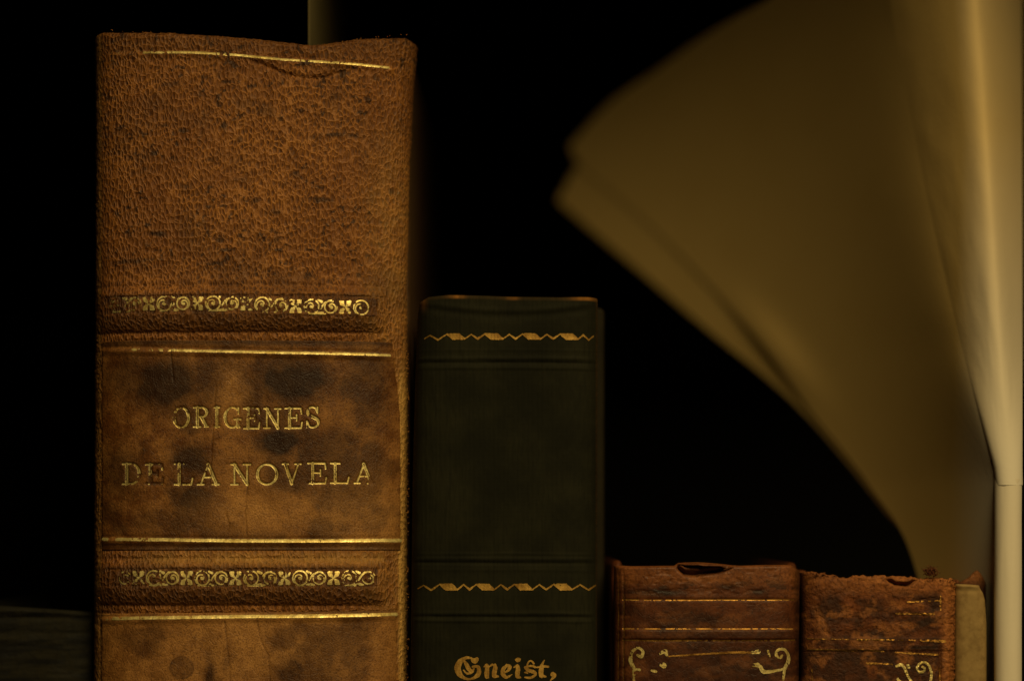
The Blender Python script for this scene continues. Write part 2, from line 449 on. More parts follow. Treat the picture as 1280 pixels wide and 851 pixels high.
def spiral_motif(cx, cy, r, hand):
    A = np.radians(np.linspace(0, 560, 40)); k = np.r_[np.ones(22), np.linspace(1, 0.25, 18)]
    ring = np.stack([cx + hand*r*k*np.cos(A+2.4), cy + r*k*np.sin(A+2.4), np.full(40, 0.85)], -1)
    return [ring, np.array([(cx-0.6, cy, 1.7), (cx+0.8, cy+0.5, 1.9)])]
def flower_motif(cx, cy):
    g = []
    for sx in (-1, 1):
        for sy in (-1, 1):
            g.append(np.array([(cx+sx*0.6, cy+sy*0.6, 0.7), (cx+sx*4.2, cy+sy*4.4, 2.6), (cx+sx*5.4, cy+sy*6.6, 2.1)]))
            g.append(np.array([(cx+sx*3.0, cy+sy*7.0, 1.5), (cx+sx*6.3, cy+sy*7.0, 1.4)]))
    return g
def leaf_motif(ax, bx, cy):
    m = (ax+bx)/2
    return [np.array([(ax-5, cy+9.2, 0.7), (ax+3, cy+9.2, 0.9), (m+1, cy+8.0, 1.9), (m+5, cy+8.4, 1.2)]), np.array([(m-0.5, cy+2.5, 1.0), (m+2.5, cy-2.5, 1.1), (bx-5, cy-7.0, 1.0), (bx+1, cy-8.2, 0.7)]),
            np.array([(m-3.5, cy-8.2, 1.3), (m+0.5, cy-6.4, 1.7)])]
BAND1 = dict(cy=lambda x: np.interp(x, [130, 300, 375, 470], [379.5, 379.8, 383.6, 384.2]), x0=186.0, per=61.4, n0=-1, n1=4)
BAND2 = dict(cy=lambda x: np.interp(x, [130, 300, 470], [721.5, 722.2, 721.8]), x0=172.7, per=61.1, n0=-1, n1=4)

# ------------------------------------------------------------------ 1. the tan leather book
tan = root_of('tan_leather_book', 'large tan pebbled leather book with gilt Spanish title ORIGENES DE LA NOVELA', 'book',
              (X_of(314), 0.08, ZSHELF))
T_xl = curve([(0, 109), (60, 110), (200, 110.5), (430, 109.5), (860, 108), (2500, 108)])
T_xr = curve([(30, 519), (60, 518), (100, 514), (200, 510), (350, 507), (470, 507.5), (860, 506.5), (2500, 506)])
_tt = curve([(100, 40), (112, 35), (124, 33.5), (140, 35.5), (200, 38.5), (300, 45.5), (345, 50), (385, 54.5), (405, 53), (440, 47.5), (470, 43.5), (505, 40.5), (522, 45)])
T_top = lambda px: _tt(px) + 2.2*(fbm(px/6, 0*px, 88, 3)-0.5)
def fillet(d):
    """a tooled line: a groove above, its lower lip standing proud and facing up"""
    return -0.14*np.exp(-((d+3.2)/2.2)**2) + 0.30*sst(-2.8, 2.6, d)*(1-sst(2.0, 9.0, d))
def tan_relief(px, py):
    n = fbm(px/40, py/40, 5, 3)-0.5
    r = 0.30*n + 0.10*(fbm(px/7, py/14, 9, 3)-0.5)
    for cy, x1 in ((386.0, 473.0), (727.0, 474.0)):
        xe = 1-sst(x1-4, x1+17, px + 4*(fbm(py/9, px/9, 3, 2)-0.5))
        u = np.clip(1-np.abs((py-cy)/29.0)**2.4, 0, 1)
        r = r + 1.75*u**0.8*xe
        r = r + 0.35*np.exp(-((py-(cy-33))/6)**2)*xe
        r = r - 0.32*sst(-12.5, -10.5, -np.abs(py-(cy-5.5)))*sst(124, 130, px)*xe
    # smooth panels sink a little
    r = r - 0.25*sst(421, 427, py)*(1-sst(684, 690, py)) - 0.25*sst(760, 766, py)
    # ridge of the joint on the right
    r = r + 0.9*np.exp(-((px-502)/5.5)**2)*sst(420, 470, py)
    # dent under the head line
    cyv = np.interp(px, [300, 330, 355, 380, 400, 425, 450], [70, 80, 90, 97, 96, 88, 80])
    m = sst(300, 330, px)*(1-sst(420, 455, px))
    r = r + m*(0.30*np.exp(-((py-cyv+6)/8)**2) - 0.32*np.exp(-((py-cyv-2)/2.6)**2))*(0.5+fbm(px/9, py/9, 19, 3))
    # the tooled head line
    ly = np.interp(px, [130, 240, 300, 350, 420, 500], [63.5, 65.5, 69.5, 74.5, 78, 82])
    r = r + 0.8*fillet(py-ly)*sst(130, 140, px)*(1-sst(498, 508, px))
    return r
TAN = Spine(T_xl, T_xr, T_top, 13.0, 2.9, 0.0, tan_relief, 15)
SPOTS = [(425, 168, 26, 3.4, .02, .9), (395, 172, 10, 3, 0, .5), (280, 158, 6, 5, 0, .9), (300, 175, 5, 5, 0, .7), (197, 292, 12, 4.5, .1, .9), (165, 325, 34, 3.2, -.05, .7),
         (330, 136, 16, 9, .4, .55), (310, 130, 20, 12, 0, .4), (215, 105, 14, 4, 0, .5), (400, 249, 16, 3.2, .1, .8), (345, 265, 6, 4, 0, .8), (275, 300, 6, 5, 0, .8), (300, 303, 4, 4, 0, .8),
         (385, 345, 7, 5, 0, .8), (448, 343, 3.5, 3.5, 0, .9), (250, 280, 10, 3.5, -.2, .6), (345, 300, 7, 6, .3, .6), (265, 200, 7, 5, .3, .6), (180, 195, 4, 4, 0, .6),
         (462, 243, 9, 11, .3, .35), (150, 140, 18, 8, 0, .35), (230, 235, 9, 5, 0, .5), (420, 120, 9, 6, 0, .5), (370, 218, 6, 5, 0, .7), (300, 225, 10, 4, 0, .45), (320, 250, 5, 4, 0, .7)]
def tan_stain_shade(px, py):
    v = 0.0*px
    wob = 1 + 0.9*(fbm(px/5, py/4, 71, 3)-0.5)*2
    for cx, cy, rx, ry, a, k in SPOTS: v = np.maximum(v, k*np.clip(gauss(px, py, cx, cy, rx, ry, a)*1.6*wob-0.25, 0, 1))
    f = fbm(px/9, py/8, 21, 4); v = np.maximum(v, 0.9*sst(0.66, 0.72, fbm(px/6.5, py/6, 23, 3))*sst(0.34, 0.56, fbm(px/55, py/45, 29, 3))*(1-sst(340, 360, py)))
    g = fbm(px/60, py/50, 33, 4); v = np.maximum(v, 0.40*sst(0.48, 0.78, g))
    v = np.maximum(v, 0.38*(1-sst(50, 84, py)))  # darker towards the head
    for cy in (386.0, 727.0):
        xe = 1-sst(466, 476, px)
        v = np.maximum(v, 0.55*xe*sst(cy-22, cy-17, py)*(1-sst(cy+20, cy+30, py))*(0.6+0.8*f))  # darkened leather round the ornament, with the bands' underside shade painted in
    v = np.maximum(v, 0.5*(1-sst(117, 135, px))*0.6)  # left-edge shade painted into the colour
    return np.clip(v, 0, 1)
def tan_wear_light(px, py):
    f = fbm(px/6, py/12, 41, 3)
    v = 1.2*sst(494, 500, px)*sst(425, 500, py)*(0.55+0.9*f)
    v = np.maximum(v, 0.55*np.exp(-((py-698)/8)**2)*(0.3+f)*(1-sst(470, 490, px))*sst(130, 250, px))  # light on the lower band's upward slope, painted into the colour
    v = np.maximum(v, 0.35*sst(430, 500, px)*sst(120, 260, py)*f)  # lighter towards the right edge, below the head
    v = np.maximum(v, 0.5*(1-sst(119, 124, px))*f)
    return np.clip(v, 0, 1)
def tan_edge(P, XI):
    n = fbm(P[..., 2]*2200, P[..., 1]*2200, 55, 3)-0.5
    return 0.00035*n*np.abs(XI)**6
tan_spine = TAN.build('spine', M['tan'], tan, 330, rows_for(BOTTOM, 880, 41, 1.25), {'stain_shade': tan_stain_shade, 'wear': tan_wear_light}, tan_edge)

class Patch:
    """a thin skiver pasted on a spine"""
    def __init__(s, sp, thick, relief=None): s.sp, s.th, s.rel = sp, thick, relief
    def pos(s, px, py, lift=0.0):
        P = s.sp.pos(px, py, s.th+lift)
        if s.rel is not None: P[..., 1] -= s.rel(px, py)/1000.0
        return P
    def build(s, name, mat, parent, fl, fr, ft, fb, nc, nr, attrs):
        u = np.linspace(0, 1, nc); v = np.linspace(0, 1, nr)
        U, Vv = np.meshgrid(u, v)
        PY = fb(U) + (ft(U)-fb(U))*Vv
        l, r = fl(PY), fr(PY)
        PX = l + (r-l)*U
        P = s.pos(PX, PY)
        rim = np.zeros_like(U); rim[0] = rim[-1] = 1; rim[:, 0] = rim[:, -1] = 1
        P[..., 1] += rim*(s.th+0.12)/1000.0
        a = {k: fn(PX, PY) for k, fn in attrs.items()}
        return link(name, quads_mesh(name, P.reshape(-1, 3)-loc_of(parent), grid_quads(nr, nc), a), mat, parent)

def title_relief(px, py):
    r = 0.05*(fbm(px/5, py/5, 77, 3)-0.5)
    for st in TITLE_ST:
        x0, x1, y0, y1 = stroke_box(st, 3)
        m = (px > x0) & (px < x1) & (py > y0) & (py < y1)
        if np.any(m):
            r = np.array(r, float); r[m] = r[m] - 0.20*sst(-1.8, 0.6, stroke_sd(px[m], py[m], st))
    for ly in (LINE2, LINE3): r = r + fillet(py-ly(px))
    for cr in CRACKS: r = r - 0.14*np.exp(-((px-np.interp(py, cr[1], cr[0]))/1.1)**2)*sst(cr[1][0]-3, cr[1][0]+6, py)*(1-sst(cr[1][-1]-6, cr[1][-1]+3, py))
    return r
LINE1 = lambda px: np.interp(px, [130, 240, 300, 350, 420, 500], [63.5, 65.5, 69.5, 74.5, 78, 82])
LINE2 = lambda px: np.interp(px, [120, 215, 350, 486], [434.5, 437.5, 440.5, 442])
LINE3 = lambda px: np.interp(px, [120, 200, 300, 400, 500], [673, 674, 675.5, 675.5, 674.5])
LINE4 = lambda px: np.interp(px, [120, 200, 300, 400, 494], [773, 771.5, 770, 769.5, 767.5])
CRACKS = [([270, 268, 266, 262], [480, 505, 540, 610]), ([213, 214, 217], [436, 450, 478]), ([310, 306, 309], [600, 640, 672]), ([282, 286, 284], [640, 656, 668])]
CR2 = [([281, 284, 288], [775, 805, 850]), ([321, 326, 336, 338], [772, 800, 820, 856])]
def label_stain_dark(px, py):
    f = fbm(px/16, py/14, 91, 4); g = fbm(px/45, py/40, 95, 4)
    wob = 0.55 + 0.9*f
    v = 0.55*sst(0.46, 0.66, g)
    for cx, cy, rx, ry, k in ((365, 475, 45, 28, .85), (205, 480, 45, 30, .8), (350, 552, 26, 16, .9), (240, 575, 26, 20, .75), (150, 590, 26, 30, .6), (245, 625, 24, 18, .8),
                              (460, 480, 26, 50, .55), (425, 560, 24, 28, .5), (160, 470, 30, 30, .6), (235, 640, 18, 14, .6), (430, 640, 26, 12, .45), (190, 650, 40, 14, .4), (345, 585, 14, 30, .5)):
        v = np.maximum(v, k*np.clip(gauss(px, py, cx, cy, rx, ry)*1.5*wob, 0, 1))
    v = np.maximum(v, 0.7*sst(677, 680, py)*(0.5+0.6*f))  # darker below the lower gilt line
    v = np.maximum(v, 0.75*(1-sst(428, 436, py))*(0.5+0.6*f))  # darker above the upper gilt line
    for st in TITLE_ST:
        x0, x1, y0, y1 = stroke_box(st, 3)
        m = (px > x0) & (px < x1) & (py > y0) & (py < y1)
        if np.any(m): v[m] = np.maximum(v[m], 0.55*sst(-2.2, 0.0, stroke_sd(px[m], py[m], st)))
    for cr in CRACKS: v = np.maximum(v, 0.8*np.exp(-((px-np.interp(py, cr[1], cr[0]))/0.9)**2)*(py > cr[1][0])*(py < cr[1][-1])*(0.3+f))
    v = 1.2*v
    v = v*(1-0.8*np.clip(1.4*gauss(px, py, 290, 500, 14, 40)+1.3*gauss(px, py, 300, 640, 40, 26)+0.9*gauss(px, py, 270, 540, 14, 26), 0, 1))
    return np.clip(v, 0, 1)
def label_wear(px, py):
    f = fbm(px/12, py/12, 101, 4)
    v = np.clip(1.2*gauss(px, py, 292, 490, 17, 38) + 1.1*gauss(px, py, 305, 640, 52, 30) + 0.9*gauss(px, py, 420, 640, 60, 28) + 0.7*gauss(px, py, 470, 650, 40, 70) + 0.6*gauss(px, py, 310, 590, 30, 20), 0, 1)*(0.25+0.95*f)*(1-0.6*np.clip(label_stain_dark(px, py), 0, 1))
    return np.clip(v, 0, 1)
def lab2_stain_dark(px, py):
    f = fbm(px/16, py/14, 191, 4); g = fbm(px/45, py/40, 195, 4)
    v = 0.5*sst(0.46, 0.68, g)
    rr = np.hypot((px-227)/16.5, (py-834)/15.0)
    v = np.maximum(v, (0.45*(1-sst(0.80, 1.02, rr)) + 0.35*np.exp(-((rr-0.92)/0.07)**2))*(0.35+0.9*f))
    v = np.maximum(v, 0.8*np.clip(gauss(px, py, 262, 845, 7, 26)*1.3*(0.5+f), 0, 1))
    v = np.maximum(v, 0.7*np.clip(gauss(px, py, 365, 845, 22, 26)*1.3*(0.5+f), 0, 1))
    v = np.maximum(v, 0.6*(1-sst(764, 767, py)))  # darker along the top edge
    for cr in CR2: v = np.maximum(v, 0.7*np.exp(-((px-np.interp(py, cr[1], cr[0]))/0.9)**2)*(py > cr[1][0])*(py < cr[1][-1])*(0.3+f))
    return np.clip(v, 0, 1)
def lab2_wear(px, py):
    f = fbm(px/12, py/12, 201, 4)
    return np.clip((0.40 + 0.7*gauss(px, py, 340, 800, 140, 50))*(0.15+0.95*f)*(1-1.5*lab2_stain_dark(px, py)), 0, 1)
def lab2_relief(px, py):
    r = 0.05*(fbm(px/5, py/5, 79, 3)-0.5)
    r = r + fillet(py-LINE4(px))
    for cr in CR2: r = r - 0.12*np.exp(-((px-np.interp(py, cr[1], cr[0]))/1.0)**2)*sst(cr[1][0]-3, cr[1][0]+6, py)
    return r
ragx = lambda py, s: 1.6*(fbm(py/9, 0*py, s, 3)-0.5)
P1 = Patch(TAN, 0.30, title_relief)
lab1 = P1.build('title_label', M['label'], tan, lambda y: 123+ragx(y, 1), lambda y: np.interp(y, [424, 470, 520, 690], [489, 494, 499, 499.5])+ragx(y, 2),
                lambda u: 424.5+1.0*u, lambda u: 687.5+0*u, 440, 310, {'stain_shade': label_stain_dark, 'wear': label_wear})
P2 = Patch(TAN, 0.30, lab2_relief)
lab2 = P2.build('lower_label', M['label'], tan, lambda y: 122+ragx(y, 3), lambda y: 494.5+ragx(y, 4),
                lambda u: 766.5-4.0*u, lambda u: 940+0*u, 330, 160, {'stain_shade': lab2_stain_dark, 'wear': lab2_wear})
def fade(a, b, k, right=None):
    def f(px, py):
        v = k*(1-sst(a, b, px))
        if right: v = v + k*sst(right[0], right[1], px)
        return v
    return f
for k, st in enumerate(TITLE_ST):
    wx = {0: .12, 8: .16, 9: .20, 17: .15}.get(k, 0.0)
    foil('letter', P1, st, M['gold'], lab1, wear=0.56+wx, hollow=1.5, seed=300+k, lift=0.045)
def ruled(f, x0, x1, r, n=30):
    xs = np.linspace(x0, x1, n); return [np.stack([xs, f(xs), np.full(n, r)], -1)]
foil('gilt_line', TAN, ruled(LINE1, 134, 504, 1.45), M['gold'], tan, 0.58, fade(125, 215, .5, (470, 506)), seed=401, lift=0.07)
foil('gilt_line', P1, ruled(LINE2, 126, 486, 1.5), M['gold'], lab1, 0.50, fade(120, 245, .75), seed=402)
foil('gilt_line', P1, ruled(LINE3, 125, 499, 2.0), M['gold'], lab1, 0.42, fade(100, 200, .55), seed=403)
foil('gilt_line', P2, ruled(LINE4, 124, 494, 2.0), M['gold'], lab2, 0.42, fade(100, 200, .55), seed=404)
for bi, (B, xend) in enumerate(((BAND1, 474), (BAND2, 474))):
    strip = Patch(TAN, 0.03, None)
    cyb = 380.5 if bi == 0 else 721.5
    one = lambda px, py: 0.50 + 0.30*sst(0.42, 0.66, fbm(px/10, py/9, 211+bi, 4))
    so = strip.build('ornament_strip', M['tan'], tan, lambda y: 129+ragx(y, 5), lambda y: 472.5+ragx(y, 6),
                     lambda u: cyb-12.0+3.0*u*(bi == 0)+3.0*(fbm(u*38, u*0, 7, 3)-0.5), lambda u: cyb+12.0+3.5*u*(bi == 0)+3.0*(fbm(u*38, u*0, 8, 3)-0.5), 200, 40,
                     {'stain_shade': one, 'wear': lambda px, py: 0*px})
    for k in range(B['n0'], B['n1']+1):
        fx = B['x0'] + k*B['per']
        wk = 0.36*max(0.0, (235-fx)/100)
        for nm, st, dx in (('flower', flower_motif(fx, B['cy'](fx)), 0), ('scroll', spiral_motif(fx+19.5, B['cy'](fx+19), 9.0, 1), 19), ('scroll', spiral_motif(fx+43.5, B['cy'](fx+43), 7.7, -1), 43),
                           ('leaf_spray', leaf_motif(fx+19.5, fx+43.5, B['cy'](fx+30)), 30)):
            x0, x1, _, _ = stroke_box(st, 0)
            if x0 < 129 or x1 > xend: continue
            foil(nm, strip, st, M['gold'], so, wear=(0.72 if bi == 0 else 0.64) + 0.20*max(0.0, (215-fx-dx)/70), seed=500+40*bi+k*4+dx, lift=0.07, hollow=0)

def boards(parent, xl, xr, ztop, mat, y0, depth, thick, out, ztop2=None, zb=ZSHELF+0.0003, skew=0.0, bev=0.0011):
    for side, x in ((-1, xl), (1, xr)):
        a = x + (out if side > 0 else -out); b = a - side*thick
        zt = ztop if side < 0 or ztop2 is None else ztop2
        o = box_part('board', (min(a, b), y0, zb), (max(a, b), y0+depth, zt), mat, parent, bev, 3)
def pages(parent, xl, xr, zt, y0, depth, mat=None):
    return box_part('page_block', (xl, y0, ZSHELF+0.003), (xr, y0+depth, zt), mat or M['pages'], parent, 0.0006, 2)
boards(tan, X_of(114), X_of(508), Z_of(44), M['tan_board'], 0.0105, 0.160, 0.0030, 0.0004)
pages(tan, X_of(121)+0.0032, X_of(507)-0.0032, Z_of(66), 0.010, 0.155)
def fibres(name, specs, mat, parent, rad=0.00006, seed=3):
    rng = np.random.default_rng(seed); V = []; Q = []
    for (p, d, L, curl) in specs:
        n = 7; p = np.array(p, float); d = np.array(d, float); d /= np.linalg.norm(d)
        pts = [p]; 
        for k in range(n): 
            d = d + rng.normal(0, curl, 3); d /= np.linalg.norm(d); p = p + d*L/n; pts.append(p)
        b = len(V)
        for k, q in enumerate(pts):
            r = rad*(1-0.7*k/n)
            for j in range(4):
                an = j*math.pi/2; V.append(q + np.array([math.cos(an)*r, 0.4*math.sin(an)*r, math.sin(an)*r]) + np.array([0, math.cos(an)*r*0.5, 0]))
        for k in range(n):
            for j in range(4):
                Q.append((b+4*k+j, b+4*k+(j+1) % 4, b+4*k+4+(j+1) % 4, b+4*k+4+j))
    V = np.array(V) - loc_of(parent)
    o = link(name, quads_mesh(name, V, Q), mat, parent); o['kind'] = 'stuff'
    return o
def pt(px, py, d=0.0): return (X_of(px), d, Z_of(py))
rng = np.random.default_rng(11)
fs = [(pt(121, 747, .004), (-1, -.3, .4), .0016, .5), (pt(121, 787, .003), (-1, -.2, .5), .0012, .6)]
for k in range(90):
    y = rng.uniform(430, 851); fs.append((pt(509+rng.uniform(-2, .5), y, .0035), (1, -.6, rng.uniform(-.8, .8)), rng.uniform(.0002, .0006), .5))
for k in range(50):
    x = rng.uniform(130, 515); fs.append((pt(x, float(T_top(np.array(x)))+2, .0012), (rng.uniform(-.6, .6), -.3, 1), rng.uniform(.0002, .0006), .5))
fibres('loose_fibres', fs, M['suede'], tan)

# ------------------------------------------------------------------ card standing up in the tan book
sl = box_part('card_slip', (X_of(384.5)*1.014, 0.0090, Z_of(120)), (X_of(384.5)*1.014+0.0005, 0.135, 0.105), M['slip'], None, 0.0001, 1, origin=np.array((X_of(384.5)*1.014, 0.07, Z_of(120))))
sl.location = (X_of(384.5)*1.014, 0.07, Z_of(120))
sl['label'] = 'thin upright card slip sticking up out of the head of the large tan book'; sl['category'] = 'card'

# ------------------------------------------------------------------ 2. the green cloth book
grn = root_of('green_cloth_book', 'dark green ribbed cloth book lettered Gneist, with gilt zigzag lines', 'book', (X_of(634), 0.07, ZSHELF))
G_xl = curve([(360, 524), (385, 521), (450, 518), (600, 514), (860, 511), (2500, 511)])
G_xr = curve([(360, 748), (380, 748.5), (860, 747.5), (2500, 747)])
G_top = curve([(510, 380), (527, 374), (535, 369.5), (560, 367.5), (600, 368.5), (640, 370), (700, 370.5), (735, 369.5), (749, 370)])
def g_lines(px, py, y, w=2.0): return np.exp(-((py-y)/w)**2)
ZIGA = dict(cx=[569.4, 617.2, 664.3, 711.3], y0=416.3, y1=424.0, a=530, b=742)
ZIGB = dict(cx=[560.5, 606.5, 654.0, 703.5], y0=729.0, y1=737.2, a=522, b=745)
def grn_relief(px, py):
    r = 0.12*(fbm(px/30, py/40, 15, 3)-0.5)
    sl_ = 0.004*(px-640)
    for y, k, ww in ((447.5, .30, 2.4), (453, -.45, 2.0), (459.5, .22, 2.0), (437, .10, 2.0), (692, .16, 2.0), (698, .28, 2.4), (703.5, -.40, 2.0), (712, .12, 2), (766, .28, 2.2), (771, -.42, 2.0), (776, .22, 2.0)):
        r = r + (0.55 if k > 0 else 0.5)*k*(0.5+fbm(px/22, 0*py+y, 38, 3))*g_lines(px, py-sl_-1.2*(fbm(px/40, 0*py+y, 48, 2)-0.5), y, ww)
    r = r + 0.5*sst(440, 437, py)*0
    # the sagging head
    c = 388 + 9*(1-((px-640)/105)**2)*0 - 10*np.clip(((px-638)/105)**2, 0, 1.2)
    r = r + 0.16*np.exp(-((py-c)/4)**2) - 0.16*np.exp(-((py-c-7)/5)**2)
    r = r - 0.06*np.exp(-((py-420.5)/6)**2) - 0.06*np.exp(-((py-733)/6)**2)
    r = r + 0.010*np.sin(px*2*math.pi/4.3 + 5*fbm(px/14, py/60, 8, 3))*(0.3+fbm(px/25, py/30, 18, 3)) + 0.07*(fbm(px/5, py/9, 28, 3)-0.5)
    return r
GRN = Spine(G_xl, G_xr, G_top, 9.0, 4.2, 0.0005, grn_relief, 9, 40)
def grn_wear(px, py):
    f = fbm(px/5, py/2.2, 61, 3)
    e = 1-sst(0.5, 4.2, py-G_top(px)-2.0)
    v = e*(0.10 + 1.2*np.clip(gauss(px, 0*py, 571, 0, 9, 1) + gauss(px, 0*py, 733, 0, 17, 1)*1.1 + 0.6*gauss(px, 0*py, 640, 0, 8, 1), 0, 1))*(0.4+0.9*f)
    v = np.maximum(v, 0.25*sst(744, 748, px)*f)
    v = np.maximum(v, 0.35*gauss(px, py, 529, 377, 4, 8))
    return np.clip(v, 0, 1)
GRN.build('spine', M['green'], grn, 230, rows_for(BOTTOM, 880, 369, 1.2), {'wear': grn_wear, 'stain_shade': lambda px, py: 0*px})
def zigzag(Z):
    g = []; y0, y1 = Z['y0'], Z['y1']; cx = Z['cx']; per = cx[1]-cx[0]
    def wave(xa, xb):      # lower right of a block to the upper left of the next
        return [(xa, y1-.6, .8), (xa+(xb-xa)*.33, y0+1.2, .95), (xa+(xb-xa)*.64, y1-1, 1.25), (xb, y0+.6, .8)]
    for k, c in enumerate(cx):
        for t in np.linspace(0, 1, 9): g.append(np.array([(c-11.0+t*7.4, y0+0.9+t*(y1-y0-1.8), 1.05), (c+4.4+t*6.6, y0+0.9+t*(y1-y0-1.8), 1.05)]))
        if k < len(cx)-1: g.append(np.array(wave(c+11, cx[k+1]-11)))
    g.append(np.array([(p[0], p[1], p[2]) for p in [(Z['a'], y1-2, .6), (Z['a']+7, y0+2, .9), (cx[0]-22, y1, 1.2), (cx[0]-11, y0+.8, .8)] if True]))
    e = cx[-1]+11; g.append(np.array([(e, y1-.6, .8), (e+(Z['b']-e)*.35, y0+1.4, .95), (e+(Z['b']-e)*.7, y1-.4, 1.1), (Z['b'], y0+2.2, .7)]))
    return g
foil('gilt_zigzag', GRN, zigzag(ZIGA), M['gold_flat'], grn, 0.40, fade(522, 545, .4), seed=601, lift=0.12)
foil('gilt_zigzag', GRN, zigzag(ZIGB), M['gold_flat'], grn, 0.40, fade(515, 540, .4), seed=602, lift=0.12)
BL = {'G': [[(250, 92, 10), (185, 92, 16), (128, 130, 28), (102, 190, 34), (112, 248, 32), (150, 292, 20), (210, 318, 12), (270, 306, 14), (318, 270, 24), (330, 220, 22), (312, 182, 16), (262, 186, 12)],
            [(262, 112, 20), (285, 122, 30), (308, 100, 18)], [(160, 112, 9), (188, 150, 18), (215, 200, 24), (245, 236, 16)], [(165, 222, 7), (205, 258, 12), (252, 242, 13), (275, 205, 8)]],
      'n': [[(384, 186, 8), (412, 168, 16), (416, 205, 23), (412, 285, 23), (432, 302, 6)], [(432, 190, 7), (472, 162, 12)], [(498, 168, 18), (502, 205, 24), (490, 278, 23), (534, 290, 9)]],
      'e': [[(622, 172, 12), (586, 215, 22), (586, 268, 24), (622, 298, 14), (682, 268, 6)], [(622, 168, 12), (656, 186, 21), (640, 226, 13), (598, 246, 7)]],
      'i': [[(722, 112, 10), (746, 112, 24), (768, 104, 8)], [(704, 190, 7), (738, 172, 14), (745, 205, 23), (740, 282, 24), (770, 300, 8)]],
      's': [[(838, 190, 12), (856, 140, 8), (884, 122, 8), (914, 150, 9)], [(850, 180, 10), (890, 176, 11), (926, 190, 12)], [(826, 192, 16), (858, 226, 20), (914, 240, 20), (930, 268, 14), (882, 302, 14), (818, 298, 8)], [(822, 246, 9), (852, 250, 10)]],
      't': [[(946, 192, 8), (1010, 182, 13), (1068, 184, 10)], [(1026, 116, 6), (1004, 162, 14), (996, 205, 25), (994, 278, 24), (1042, 290, 8)]],
      ',': [[(1118, 266, 26), (1134, 282, 20), (1092, 332, 7)]]}
for k, (ch, sts) in enumerate(BL.items()):
    conv = []
    for st in sts:
        c = np.array(curved(st, 5) if len(st) > 2 else st, float)
        conv.append(np.stack([560 + c[:, 0]/8.533, 811 + c[:, 1]/8.533, c[:, 2]/8.533], -1))
    foil('letter', GRN, conv, M['gold_flat'], grn, 0.42, seed=700+k, lift=0.11)
boards(grn, X_of(524), X_of(753), Z_of(380), M['green_board'], 0.0210, 0.130, 0.0028, 0.0010, Z_of(373))
pages(grn, X_of(522)+0.003, X_of(748)-0.003, Z_of(398), 0.010, 0.135)

# ------------------------------------------------------------------ 3. brown book with torn head
bra = root_of('brown_leather_book', 'small mahogany leather book with torn head, next to the green book', 'book', (X_of(884), 0.06, ZSHELF), 'small brown leather books')
A_xl = curve([(690, 769), (860, 767.5), (2500, 767)]); A_xr = curve([(690, 1001), (740, 1003), (860, 1002), (2500, 1002)])
A_top = curve([(760, 708), (772, 706), (790, 707), (843, 706.5), (848, 703), (880, 702.5), (905, 705), (925, 706.5), (960, 705.5), (990, 705.5), (1001, 712)])
def ax(zx): return 750+zx/4.923
def ay(zy): return 680+zy/4.923
A_LINES = [(779, 994, 749.2, 0.9, .66), (779, 992, 785.6, 0.8, .70), (779, 994, 799.6, 1.1, .60)]
def bra_relief(px, py):
    r = 0.16*(fbm(px/16, py/14, 25, 4)-0.5)
    for x0, x1, y, w_, k in A_LINES: r = r - 0.14*np.exp(-((py-y)/1.8)**2)*sst(x0-4, x0, px)
    r = r + 0.30*sst(783, 789, py)*(1-sst(797, 802, py))
    for x in (774, 780): r = r - 0.22*np.exp(-((px-x)/1.3)**2)*sst(712, 720, py)
    # torn flap at the head: a pocket under a lifted lip
    c = np.interp(px, [843, 856, 868, 895, 918], [705, 716, 717, 713, 706])
    m = sst(843, 850, px)*(1-sst(908, 920, px))
    r = r + m*(0.6*np.exp(-((py-c+6)/4)**2) - 0.8*np.exp(-((py-c-1)/2.6)**2))
    r = r - 0.10*sst(0.50, 0.70, fbm(px/14, py/6, 27, 3))*(1-sst(738, 746, py))
    return r
BRA = Spine(A_xl, A_xr, A_top, 7.0, 4.0, 0.0008, bra_relief, 9, 22)
def bra_stain_shade(px, py):
    f = fbm(px/12, py/9, 35, 4); g = fbm(px/34, py/20, 37, 4)
    v = 0.60*sst(0.30, 0.72, g)*sst(735, 760, py)
    v = np.maximum(v, 0.95*np.clip(gauss(px, py, 815, 740.5, 34, 4.2)*1.5*(0.5+f), 0, 1))
    v = np.maximum(v, 0.9*np.clip(gauss(px, py, 910, 732, 12, 4)*1.5*(0.5+f), 0, 1))
    v = np.maximum(v, 0.8*np.clip(gauss(px, py, 948, 739, 12, 4)*1.5*(0.5+f), 0, 1))
    c = np.interp(px, [843, 856, 868, 895, 918], [705, 716, 717, 713, 706])
    v = np.maximum(v, sst(844, 850, px)*(1-sst(908, 918, px))*np.exp(-((py-c)/3.0)**2))  # shade in the gap under the torn lip, painted dark
    v = np.maximum(v, 0.75*sst(0.56, 0.64, f)*(py > 718)*(py < 736))
    v = np.maximum(v, 0.45*sst(786, 790, py)*(1-sst(795, 798, py)))
    v = np.maximum(v, 0.40*sst(802, 812, py))
    v = np.maximum(v, 0.8*sst(990, 999, px))  # darker towards the right edge
    return np.clip(v, 0, 1)
def bra_wear(px, py):
    f = fbm(px/9, py/6, 45, 4)
    v = 0.75*(1-sst(722, 738, py))*(0.2+f) + 0.9*np.clip(gauss(px, py, 878, 723, 24, 5), 0, 1)*f
    v = np.maximum(v, 0.65*(1-sst(770, 775, px))*f)
    v = np.maximum(v, 0.35*sst(0.48, 0.75, fbm(px/26, py/14, 48, 4)))
    return np.clip(v, 0, 1)
BRA.build('spine', M['mahogany'], bra, 240, rows_for(BOTTOM, 870, 706, 0.9), {'stain_shade': bra_stain_shade, 'wear': bra_wear})
